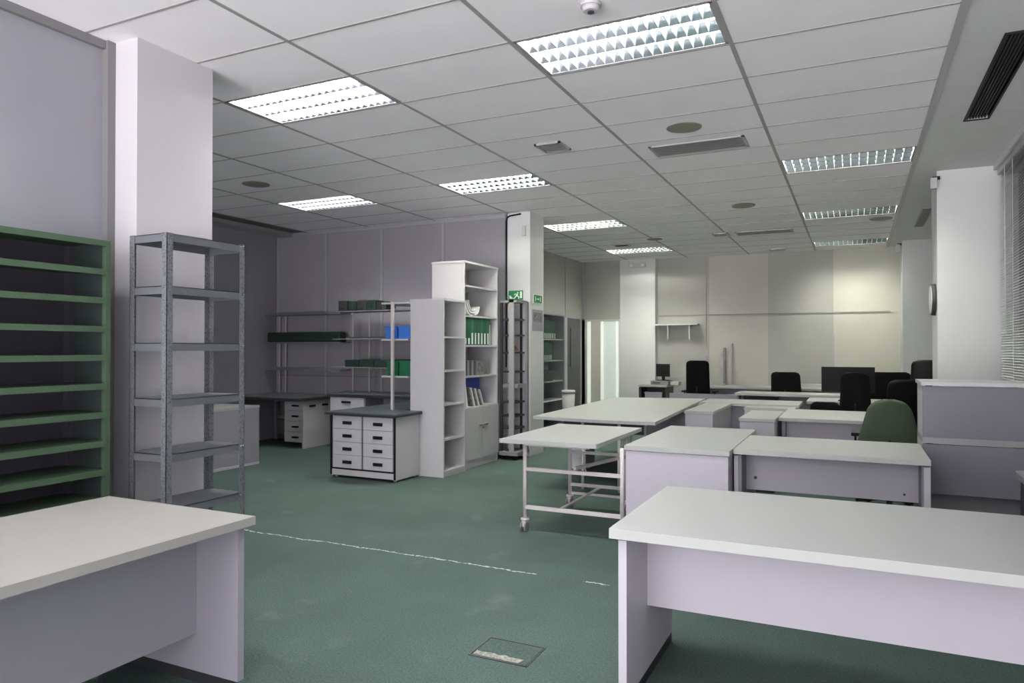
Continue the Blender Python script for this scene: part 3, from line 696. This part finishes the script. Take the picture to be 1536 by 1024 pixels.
for k in range(5):
    x = -6.80 + k * .17; h = (.15, .14, .15, .145, .12)[k]
    mb = MB(); mb.box(x, x + .16, 8.26, 8.5, 2.001, 2.001 + h); mb.box(x + .03, x + .1, 8.25, 8.27, 2.02, 2.06 + .02 * (k % 2))
    solo('storage_crate', mb, 'green_dk' if k % 2 else 'crate', ['dark grey crate at the left end of the top rack shelf', 'dark green crate on the top rack shelf, second from the left', 'dark grey crate in the middle of the top rack shelf', 'dark green crate on the top rack shelf, second from the right', 'low dark grey crate at the right end of the top rack shelf'][k], 'crate', 'dark crates on the top rack shelf', bevel=.01, seg=2)
for k in range(4):
    x = -6.68 + k * .26
    mb = MB(); mb.box(x, x + .25, 8.26, 8.45, 1.191, 1.19 + .105 + .01 * (k % 2))
    solo('low_bin', mb, 'green_dk', ['low dark green bin at the left end of the lower rack shelf', 'low dark green bin second from the left on the lower rack shelf', 'low dark green bin second from the right on the lower rack shelf', 'low dark green bin at the right end of the lower rack shelf'][k], 'bin', 'dark green bins on the lower rack shelf', bevel=.006)

T = thing('drawer_cabinet', 'white drawer cabinet with two columns of four drawers and a dark edged top', 'cabinet', (-4.93, 6.7, 0))
mb = MB(); mb.prism([(-5.42, 6.36), (-4.46, 6.36), (-4.46, 6.885), (-4.69, 6.885), (-4.69, 8.1), (-5.42, 8.1)], .732, .745); obj('worktop', mb, 'bench', T)
mb = MB(); mb.prism([(-5.425, 6.355), (-4.455, 6.355), (-4.455, 6.885), (-4.695, 6.885), (-4.695, 8.1), (-5.425, 8.1)], .71, .732); obj('worktop_edge', mb, 'darkedge', T)
B('carcass', 'darkedge', T, (-5.355, -4.52, 6.43, 6.88, .06, .71)); B('side_panel', 'shelfw', T, (-4.52, -4.495, 6.42, 6.88, .02, .71)); B('side_panel', 'shelfw', T, (-5.38, -5.355, 6.42, 6.88, .02, .71))
B('plinth', 'shelfw', T, (-5.36, -4.515, 6.412, 6.44, .03, .095))
B('edge_trim', 'black', T, (-4.515, -4.494, 6.408, 6.42, .03, .71), (-5.385, -5.36, 6.408, 6.42, .03, .71), (-5.36, -4.515, 6.414, 6.42, .095, .115))
B('back_leg', 'shelfw', T, (-5.38, -5.35, 8.0, 8.05, 0, .71)); B('back_leg', 'shelfw', T, (-4.75, -4.72, 8.0, 8.05, 0, .71))
for c_ in range(2):
    for r_ in range(4):
        x0 = -5.35 + c_ * .42; z1 = .70 - .147 * r_
        q = B('drawer', 'shelfw', T, (x0 + .004, x0 + .40, 6.412, 6.43, z1 - .144, z1 - .002), bevel=.0015)
        B('handle', 'black', q, (x0 + .145, x0 + .265, 6.40, 6.413, z1 - .095, z1 - .06))
for x in (-5.33, -4.53): 
    for y in (6.46, 6.84):
        mb = MB(); mb.tube((x, y, 0), (x, y, .06), .018, 10); obj('foot', mb, 'trim', T)
T = thing('gondola_rack', 'white shelf rack standing on the drawer cabinet, left of the tall open bookcase', 'rack', (-4.86, 7.3, .745))
for y in (6.86, 7.98):
    B('upright', 'white_met', T, (-4.875, -4.845, y, y + .03, .745, 2.0))
for z in (2.0, 1.57, 1.135):
    B('shelf', 'shelfw', T, (-5.06, -4.68, 6.93, 8.05, z - .02, z))
for x, z0, h, m, lab in ((-5.02, 1.57, .15, 'blue_bx', 'blue plastic bin on the left of the white rack shelf'), (-4.835, 1.57, .15, 'blue_bx', 'blue plastic bin beside the tall open bookcase'),
                       (-5.0, 1.135, .18, 'green_bx', 'green plastic bin on the left of the lower white rack shelf'), (-4.825, 1.135, .18, 'green_bx', 'green plastic bin on the lower white rack shelf beside the bookcase')):
    T = thing('storage_bin', lab, 'bin', (x + .08, 7.1, z0 + .001), 'coloured bins on the white rack')
    B('bin_body', m, T, (x, x + .16, 6.96, 7.3, z0 + .001, z0 + h), bevel=.006)
    B('bin_rim', m, T, (x - .006, x + .166, 6.95, 7.31, z0 + h - .018, z0 + h), bevel=.002)

# tall open bookcase
T = thing('open_bookcase', 'tall narrow white bookcase with five empty open compartments', 'bookcase', (-4.4, 7.15, 0))
X0, X1, Y0, Y1 = -4.625, -4.18, 6.895, 7.40
B('side_panel', 'shelfw', T, (X0, X1, Y0, Y0 + .022, 0, 2.0)); B('side_panel', 'shelfw', T, (X0, X1, Y1 - .022, Y1, 0, 2.0))
B('back_panel', 'shelfw', T, (X0, X0 + .012, Y0 + .022, Y1 - .022, .0, 2.0))
B('top_board', 'shelfw', T, (X0 - .005, X1 + .006, Y0 - .006, Y1 + .006, 2.0, 2.024))
B('plinth', 'shelfw', T, (X1 - .03, X1 - .012, Y0 + .022, Y1 - .022, 0, .05))
for z in (1.595, 1.21, .825, .43, .07): B('shelf', 'shelfw', T, (X0 + .012, X1 - .005, Y0 + .022, Y1 - .022, z - .02, z))
# bookcase with doors
T = thing('door_bookcase', 'taller white bookcase with binders and two doors below', 'bookcase', (-4.43, 7.87, 0))
X0, X1, Y0, Y1 = -4.665, -4.215, 7.425, 8.315
B('side_panel', 'shelfw', T, (X0, X1, Y0, Y0 + .022, 0, 2.49)); B('side_panel', 'shelfw', T, (X0, X1, Y1 - .022, Y1, 0, 2.49))
B('back_panel', 'shelfw', T, (X0, X0 + .012, Y0 + .022, Y1 - .022, 0, 2.49)); B('top_board', 'shelfw', T, (X0 - .004, X1 + .006, Y0 - .006, Y1 + .006, 2.49, 2.515))
for z in (2.225, 1.86, 1.50, 1.125, .745): B('shelf', 'shelfw', T, (X0 + .012, X1 - .004, Y0 + .022, Y1 - .022, z - .022, z))
B('plinth', 'shelfw', T, (X1 - .03, X1 - .005, Y0 + .022, Y1 - .022, 0, .10))
ym = (Y0 + Y1) / 2
for a, b, hy in ((Y0 + .003, ym - .002, ym - .10), (ym + .002, Y1 - .003, ym + .03)):
    q = B('door', 'shelfw', T, (X1 - .004, X1 + .014, a, b, .105, .735), bevel=.0015)
    B('handle', 'chrome', q, (X1 + .014, X1 + .03, hy, hy + .09, .50, .512))
mb = MB(); mb.tube((X1 + .014, ym + .02, .47), (X1 + .018, ym + .02, .47), .01, 12); obj('lock', mb, 'darkgrey', T)
# green binders
def binder(x0, x1, y0, y1, z0, z1, label, group, m='green', lab=(.12, .45)):
    T = thing('binder', label, 'binder', ((x0 + x1) / 2, (y0 + y1) / 2, z0), group)
    B('cover', m, T, (x0, x1, y0, y1, z0, z1), bevel=.003)
    h = z1 - z0
    B('spine_label', 'paper', T, (x1, x1 + .001, y0 + .02, y1 - .02, z0 + lab[0] * h * .3, z0 + lab[1] * h))
names = ['leftmost', 'second from the left', 'third from the left', 'fourth from the left', 'fourth from the right', 'third from the right', 'second from the right', 'rightmost']
yy = 7.46
for k in range(8):
    w = (.08, .085, .083, .08, .085, .08, .085, .083)[k]
    binder(-4.50, -4.235, yy, yy + w - .006, 1.501, 1.83, 'green binder with white label in the door bookcase, ' + names[k] + ' in its row', 'green binders in the door bookcase', 'green2' if k in (2, 5, 7) else 'green', lab=(.1, .45) if k > 1 else (.1, .05 + .2)); yy += w
mb = MB(); mb.box(-4.5, -4.25, 8.14, 8.17, 1.501, 1.76); solo('white_folder', mb, 'paper', 'white folder at the right end of the green binder row', 'folder')
# curled papers on the upper shelf
mb = MB()
for q, (cy, cz, r0, a0_, a1_) in enumerate(((7.66, 2.03, .165, 3.3, 4.9), (7.70, 2.04, .145, 3.2, 5.1), (7.74, 2.05, .125, 3.1, 5.4), (7.80, 2.0, .125, 4.3, 6.2))):
    outer = [(cy + r0 * math.cos(a0_ + (a1_ - a0_) * i / 10), cz + r0 * math.sin(a0_ + (a1_ - a0_) * i / 10)) for i in range(11)]
    inner = [(cy + (r0 - .012) * math.cos(a0_ + (a1_ - a0_) * i / 10), cz + (r0 - .012) * math.sin(a0_ + (a1_ - a0_) * i / 10)) for i in range(10, -1, -1)]
    mb.extr(outer + inner, (-4.50, 0, .0), (0, 1, 0), (0, 0, 1), (.26 - .01 * q, 0, 0))
zmin = min(v.co.z for v in mb.bm.verts); bmesh.ops.translate(mb.bm, vec=(0, 0, 1.8605 - zmin), verts=mb.bm.verts)
solo('curled_papers', mb, 'paper', 'bundle of curled white papers on an upper shelf of the door bookcase', 'papers')
# grey boxes and books on the middle shelf
yy = 7.47
for k, (w, h, m) in enumerate(((.045, .2, 'paper2'), (.055, .185, 'darkgrey'), (.055, .185, 'side_gr'), (.05, .185, 'darkgrey'), (.055, .185, 'side_gr'), (.05, .18, 'darkgrey'))):
    mb = MB(); mb.box(-4.48, -4.25, yy, yy + w - .004, 1.126, 1.126 + h)
    solo('grey_book', mb, m, 'grey book spine on the middle shelf of the door bookcase, ' + ['leftmost and mottled', 'second from the left', 'third from the left', 'third from the right', 'second from the right', 'beside the patterned box'][k], 'book', 'grey books in the door bookcase', bevel=.002); yy += w
T = thing('patterned_box', 'grey patterned box on the middle shelf of the door bookcase', 'box', (-4.36, 7.97, 1.126))
B('box_body', 'side_gr', T, (-4.46, -4.25, 7.80, 8.14, 1.126, 1.30), bevel=.003); B('box_print', 'paper2', T, (-4.25, -4.248, 7.83, 8.11, 1.14, 1.285))
# lower shelf: blue panels, brown card, leaning magazines
mb = MB(); mb.box(-4.60, -4.44, 7.74, 8.22, .746, 1.09); solo('blue_folder', mb, 'blue_dk', 'deep blue folder at the back of the lower shelf of the door bookcase', 'folder')
mb = MB(); mb.box(-4.42, -4.24, 7.455, 7.49, .746, .93); solo('brown_book', mb, 'brown', 'brown book at the left end of the lower shelf', 'book')
mb = MB(); mb.extr([(0, 0), (.05, 0), (-.02, .32), (-.05, .32)], (-4.44, 7.52, .746), (0, 1, 0), (0, 0, 1), (.2, 0, 0)); solo('white_board_file', mb, 'paper', 'white board leaning beside the brown book', 'folder')
for k in range(6):
    mb = MB(); y = 7.62 + k * .055
    mb.extr([(0, 0), (.022, 0), (-.08, .24 - .008 * k), (-.102, .235 - .008 * k)], (-4.41, y + .06, .746), (0, 1, 0), (0, 0, 1), (.17, 0, 0))
    solo('magazine', mb, 'paper' if k % 2 else 'paper2', ['grey magazine leaning, leftmost of the leaning row', 'white magazine leaning, second in the leaning row', 'grey magazine leaning, third in the leaning row', 'white magazine leaning, fourth in the leaning row', 'grey magazine leaning, fifth in the leaning row', 'white magazine leaning, last at the right of the leaning row'][k], 'magazine', 'leaning magazines in the door bookcase')

# tray rack in front of the middle pillar
T = thing('tray_rack', 'tall grey wheeled tray rack with dark ledges in front of the middle pillar', 'rack', (-4.1, 8.55, 0))
X0, X1, Y0, Y1 = -4.21, -3.965, 8.37, 8.72
B('post', 'rackgrey', T, (X1 - .115, X1 - .045, Y0, Y0 + .03, .08, 2.09)); B('post', 'side_gr', T, (X1 - .02, X1 + .012, Y1 - .06, Y1, .08, 2.08))
B('post', 'darkedge', T, (X0, X0 + .03, Y0, Y0 + .03, .08, 2.06)); B('post', 'darkedge', T, (X0 + .14, X0 + .17, Y1 - .03, Y1, .08, 2.06))
B('top_frame', 'side_gr', T, (X0, X1, Y0, Y1, 2.06, 2.09))
B('middle_rail', 'side_gr', T, (X0, X1, Y0 + .03, Y1 - .06, .94, .99))
for z in (1.85, 1.64, 1.41, 1.16, .76, .58, .42, .26): B('ledge', 'darkedge', T, (X0 + .0, X1 - .02, Y0 + .03, Y1 - .02, z - .02, z))
B('base', 'side_gr', T, (X0, X1 + .02, Y0 - .02, Y1, .06, .11))
for x in (X0 + .03, X1 - .03):
    for y in (Y0 + .02, Y1 - .05):
        mb = MB(); mb.tube((x - .012, y, .03), (x + .012, y, .03), .03, 16); obj('castor', mb, 'black', T)
B('added_back_sheet', 'shelfw', T, (X0 + .03, X1 - .02, Y1 - .014, Y1 - .008, .12, 2.05))  # white sheet added to brighten the view towards the pillar behind
mb = MB(); mb.extr([(0, 0), (.12, .02), (.02, .12)], (-4.12, 8.5, 1.42), (1, 0, 0), (0, 0, 1), (0, .004, 0))
solo('orange_label', mb, 'brown', 'small orange-brown paper stuck inside the tray rack', 'label')

# glass fronted cabinets of the recess
T = thing('binder_cabinet', 'glass fronted cabinet with green binders against the recess wall', 'cabinet', (-5.1, 12.0, 0))
X0, X1, Y0, Y1 = -5.28, -4.95, 11.3, 12.55
B('side_panel', 'panel_gr', T, (X0, X1, Y0, Y0 + .02, 0, 2.06)); B('side_panel', 'panel_gr', T, (X0, X1, Y1 - .02, Y1, 0, 2.06)); B('back_panel', 'panel_gr', T, (X0, X0 + .01, Y0, Y1, 0, 2.06)); B('top_board', 'panel_gr', T, (X0, X1, Y0, Y1, 2.06, 2.08))
for z in (1.63, 1.24, .86, .52, .21): B('shelf', 'shelfw', T, (X0 + .01, X1 - .02, Y0 + .02, Y1 - .02, z - .02, z))
B('glass_door', 'glass', T, (X1 - .004, X1 + .001, Y0 + .02, Y1 - .02, .1, 2.04)); B('handle_rail', 'shelfw', T, (X1, X1 + .012, Y0, Y1, .50, .525))
for row, (z0, n, ys, h) in enumerate(((1.631, 7, 11.6, .34), (1.241, 5, 11.6, .32))):
    for k in range(n):
        y = ys + .092 * k
        binder(-5.24, -5.0, y, y + .085, z0, z0 + h, ['tall', 'shorter'][row] + ' green binder in the glass cabinet, ' + ['upper row', 'second row'][row] + ', ' + ['first from the left', 'second from the left', 'third from the left', 'fourth from the left', 'fifth from the left', 'sixth from the left', 'seventh from the left'][k], 'green binders in the glass cabinet', lab=(.1, .30))
mb = MB(); mb.box(-5.24, -5.0, 11.6, 12.1, .861, 1.06); solo('grey_box', mb, 'darkgrey', 'dark grey box on the middle shelf of the glass cabinet', 'box')
T = thing('sliding_cabinet', 'dark cabinet with tall glossy sliding doors next to the recess door', 'cabinet', (-5.1, 13.0, 0))
Y0, Y1 = 12.58, 13.43
B('carcass', 'panel_gr', T, (X0, X1 - .02, Y0, Y1, 0, 2.06)); B('door', 'trim', T, (X1 - .02, X1, Y0, Y0 + .13, .05, 2.04)); B('door', 'darkgrey', T, (X1 - .02, X1 - .005, Y0 + .13, Y1, .05, 2.04)); B('door_reflection', 'dark_reflect', T, (X1 - .005, X1 + .004, Y0 + .30, Y1 - .02, 1.1, 1.85))  # dark sheet on the doors imitates what the glass reflects
T = thing('white_canister', 'white plastic canister standing behind the left end of the large table', 'canister', (-4.55, 11.9, 0))
mb = MB(); mb.tube((-4.5, 11.6, 0), (-4.5, 11.6, .68), .085, 24, .115); obj('canister_body', mb, 'shelfw', T)
mb = MB(); mb.tube((-4.5, 11.6, .68), (-4.5, 11.6, .73), .125, 24, .115); obj('canister_rim', mb, 'shelfw', T)

# ------------------------------------------------------------------ far wall items
T = thing('wall_shelf', 'white wall shelf on two brackets on the far wall beside the far pillar', 'shelf', (-3.25, 14.5, 1.93))
B('shelf_board', 'shelfw', T, (-3.68, -2.82, 14.32, 14.62, 1.925, 1.95))
for x in (-3.43, -3.0): B('bracket', 'shelfw', T, (x, x + .025, 14.36, 14.38, 1.64, 1.925), (x, x + .025, 14.38, 14.62, 1.90, 1.925))
T = thing('cable_duct', 'pair of slim grey vertical cable ducts on the far wall', 'cable duct', (-2.25, 14.6, .8))
B('duct', 'side_gr', T, (-2.36, -2.32, 14.58, 14.62, .76, 1.47)); B('duct', 'wall_far_a', T, (-2.22, -2.19, 14.56, 14.62, .76, 1.55))
def monitor(label, x0, x1, y, z0, z1, zs, stand=True):
    T = thing('monitor', label, 'monitor', ((x0 + x1) / 2, y, zs), 'computer monitors')
    xc = (x0 + x1) / 2
    B('bezel', 'black', T, (x0, x1, y, y + .03, z0, z1), bevel=.006, seg=2)
    B('screen', 'screen', T, (x0 + .02, x1 - .02, y - .002, y, z0 + .02, z1 - .02))
    B('stand', 'black', T, (xc - .03, xc + .03, y + .03, y + .05, zs + .01, z0 + .1), (xc - .12, xc + .12, y - .06, y + .12, zs, zs + .012))
    return T
monitor('large black flat monitor in the far desk rows', -.42, .24, 10.72, .86, 1.205, .74)
monitor('small black screen on the small desk by the far pillar', -3.56, -3.29, 13.98, .90, 1.15, .82)
T = thing('desktop_computer', 'flat grey desktop computer under the small black screen', 'computer', (-3.45, 14.05, .74))
B('case', 'side_gr', T, (-3.64, -3.29, 13.86, 14.25, .741, .82), bevel=.006)
B('front_slot', 'darkgrey', T, (-3.6, -3.45, 13.855, 13.86, .77, .79))
T = thing('desk_device', 'small pale device on the desk beside the small far screen', 'device', (-3.2, 14.0, .74))
T = tag(T, 'small pale device on the desk beside the small far screen', 'device')
B('device_body', 'shelfw', T, (-3.27, -3.05 - .06, 13.95, 14.2, .741, .80), bevel=.01, seg=2)
for k, (x, y, w, h, m, lab) in enumerate(((-.95, 14.1, .5, .06, 'shelfw', 'flat pile of pale papers on the far wall desk, left of the large monitor'), (-.38, 14.2, .25, .12, 'wall_far_c', 'small cream box on the far wall desk behind the large monitor'))):
    mb = MB(); mb.box(x, x + w, y, y + .22, .741, .741 + h); solo('paper_pile' if k == 0 else 'cream_box', mb, m, lab, 'papers' if k == 0 else 'box')

# ------------------------------------------------------------------ chairs
def rounded_back(wb, wt, h, z0, th, y0, lean, curve, rad=.06, n=30, m=10):
    """curved shell: wb/wt widths at foot and top, rounded upper corners"""
    rows = []
    for i in range(n + 1):
        t = i / n; z = z0 + h * t
        w = (wb + (wt - wb) * t) / 2
        dz = z - (z0 + h - rad)
        if dz > 0: w = w - rad + math.sqrt(max(rad * rad - dz * dz, 0)) * 1.0
        if z - z0 < rad * .5:
            q = 1 - (z - z0) / (rad * .5); w -= rad * .3 * q * q
        w = max(w, .01)
        rows.append([(w * (2 * j / m - 1), y0 + lean * t + curve * ((2 * j / m - 1) ** 2), z) for j in range(m + 1)])
    return MB().slab(rows, th)
def chair(label, x, y, rz, seat_m='blackmesh', back_m='blackmesh', wb=.44, wt=.38, hb=.55, zb=.56, lean=.08, arms=True, seat_z=.46, group='office chairs', top_cap=None, curve=-.05, rad=.07):
    """office swivel chair facing -y locally (its backrest at +y)"""
    global ORG
    T = thing('office_chair', label, 'chair', (x, y, 0), group, rz)
    o = lambda n, mb, m, par=T, **k: obj(n, mb, m, par, local=True, **k)
    mb = MB(); mb.box(-.24, .24, -.23, .23, seat_z - .07, seat_z + .01); o('seat', mb, seat_m, bevel=.035, seg=3)
    o('backrest', rounded_back(wb, wt, hb, zb, .035, .22, lean, curve, rad=rad), back_m)
    mb = MB(); mb.bar((0, .12, seat_z - .06), (0, .27, seat_z - .04), .07, .02); mb.bar((0, .27, seat_z - .05), (0, .285, zb + .2), .06, .02); o('back_support', mb, 'black')
    mb = MB(); mb.tube((0, 0, .1), (0, 0, seat_z - .07), .028, 14); o('gas_column', mb, 'black')
    mb = MB()
    for k in range(5):
        a = 2 * PI * k / 5 + .3; mb.bar((0, 0, .10), (.28 * math.cos(a), .28 * math.sin(a), .075), .045, .03)
    ba = o('base', mb, 'black')
    for k in range(5):
        a = 2 * PI * k / 5 + .3; cx, cy = .28 * math.cos(a), .28 * math.sin(a)
        mb = MB(); mb.tube((cx - .02 * math.sin(a), cy + .02 * math.cos(a), .03), (cx + .02 * math.sin(a), cy - .02 * math.cos(a), .03), .03, 14); o('castor', mb, 'black', ba)
    if arms:
        for s in (-1, 1):
            mb = MB(); mb.bar((s * .22, .05, seat_z - .05), (s * .27, .05, seat_z - .05), .04, .02); mb.bar((s * .27, .05, seat_z - .05), (s * .27, .05, seat_z + .2), .04, .02); o('arm_post', mb, 'black')
            mb = MB(); mb.box(s * .27 - .035, s * .27 + .035, -.12, .15, seat_z + .2, seat_z + .23); o('armrest', mb, 'black', bevel=.012, seg=2)
    if top_cap:
        o('headrest', rounded_back(*top_cap), 'blackmesh')
    return T
chair('black high-backed office chair in front of the small far desk', -2.55, 13.2, PI, wb=.42, wt=.40, hb=.66, zb=.58, lean=.05)
chair('black office chair with a slanting headrest in the far row', -1.02, 13.1, PI * .95, wb=.50, wt=.46, hb=.5, zb=.56)
chair('black office chair with a pale top rim in front of the large monitor', .0, 10.15, PI, wb=.38, wt=.31, hb=.60, zb=.56, arms=False)
chair('low black office chair whose back shows above the third row desk', -.32, 9.42, PI, wb=.34, wt=.32, hb=.33, zb=.50, arms=False)
chair('wide curved black office chair right of the large monitor', .40, 11.75, PI * 1.05, wb=.56, wt=.56, hb=.5, zb=.62, curve=-.08)
chair('black office chair directly behind the green chair', .435, 8.0, PI * 1.02, wb=.44, wt=.33, hb=.62, zb=.54, arms=False)
chair('green trapezoid-backed chair standing behind the second row desk',   .27, 7.35, PI * 1.0, 'fabric_green', 'fabric_green', wb=.60, wt=.30, hb=.55, zb=.46, lean=.06, arms=True, rad=.11)
chair('dark glossy chair half hidden behind the high counter unit', .80, 10.2, PI, 'black', 'black', wb=.42, wt=.36, hb=.72, zb=.6, arms=False)

# ------------------------------------------------------------------ window blind
T = thing('venetian_blind', 'pale venetian blind covering the window on the right', 'blind', (1.31, 6.0, 1.1))
B('headrail', 'trim', T, (1.29, 1.34, 3.3, 8.5, 3.19, 3.245))
mb = MB(); n = 84
for k in range(n):
    z = 3.18 - k * .0248
    prof = [(-.0100, -.0105), (-.0045, -.002), (.003, .0055), (.0110, .0095)]
    rows = [[(1.315 + a, y, z + b) for y in (3.32, 8.48)] for a, b in prof]
    mb.grid(rows)
obj('slats', mb, 'blind', T)
B('ladder_cord', 'blind', T, *[(1.296, 1.299, y, y + .012, 1.1, 3.19) for y in (4.2, 5.4, 6.6, 7.8)])
mb = MB(); mb.tube((1.285, 8.1, 1.6), (1.285, 8.1, 3.19), .005, 8); obj('tilt_wand', mb, 'blind', T)

# ------------------------------------------------------------------ floor box in the carpet
T = thing('floor_box', 'square floor access lid in the carpet with a worn pale strip', 'floor hatch', (-1.51, 3.08, 0))
B('rim', 'darkedge', T, (-1.665, -1.36, 2.975, 2.982, 0, .004), (-1.665, -1.36, 3.198, 3.205, 0, .004), (-1.665, -1.658, 2.975, 3.205, 0, .004), (-1.367, -1.36, 2.975, 3.205, 0, .004))
B('lid', 'carpet', T, (-1.655, -1.37, 2.985, 3.195, 0, .003))
mb = MB(); pts = [(-1.648, 2.992)] + [(-1.41, 2.990), (-1.40, 3.03)] + [(-1.41 - .24 * k / 8, 3.035 + random.uniform(-.008, .012)) for k in range(1, 9)]
mb.prism(pts, .003, .0045); obj('worn_strip', mb, 'rubble', T)
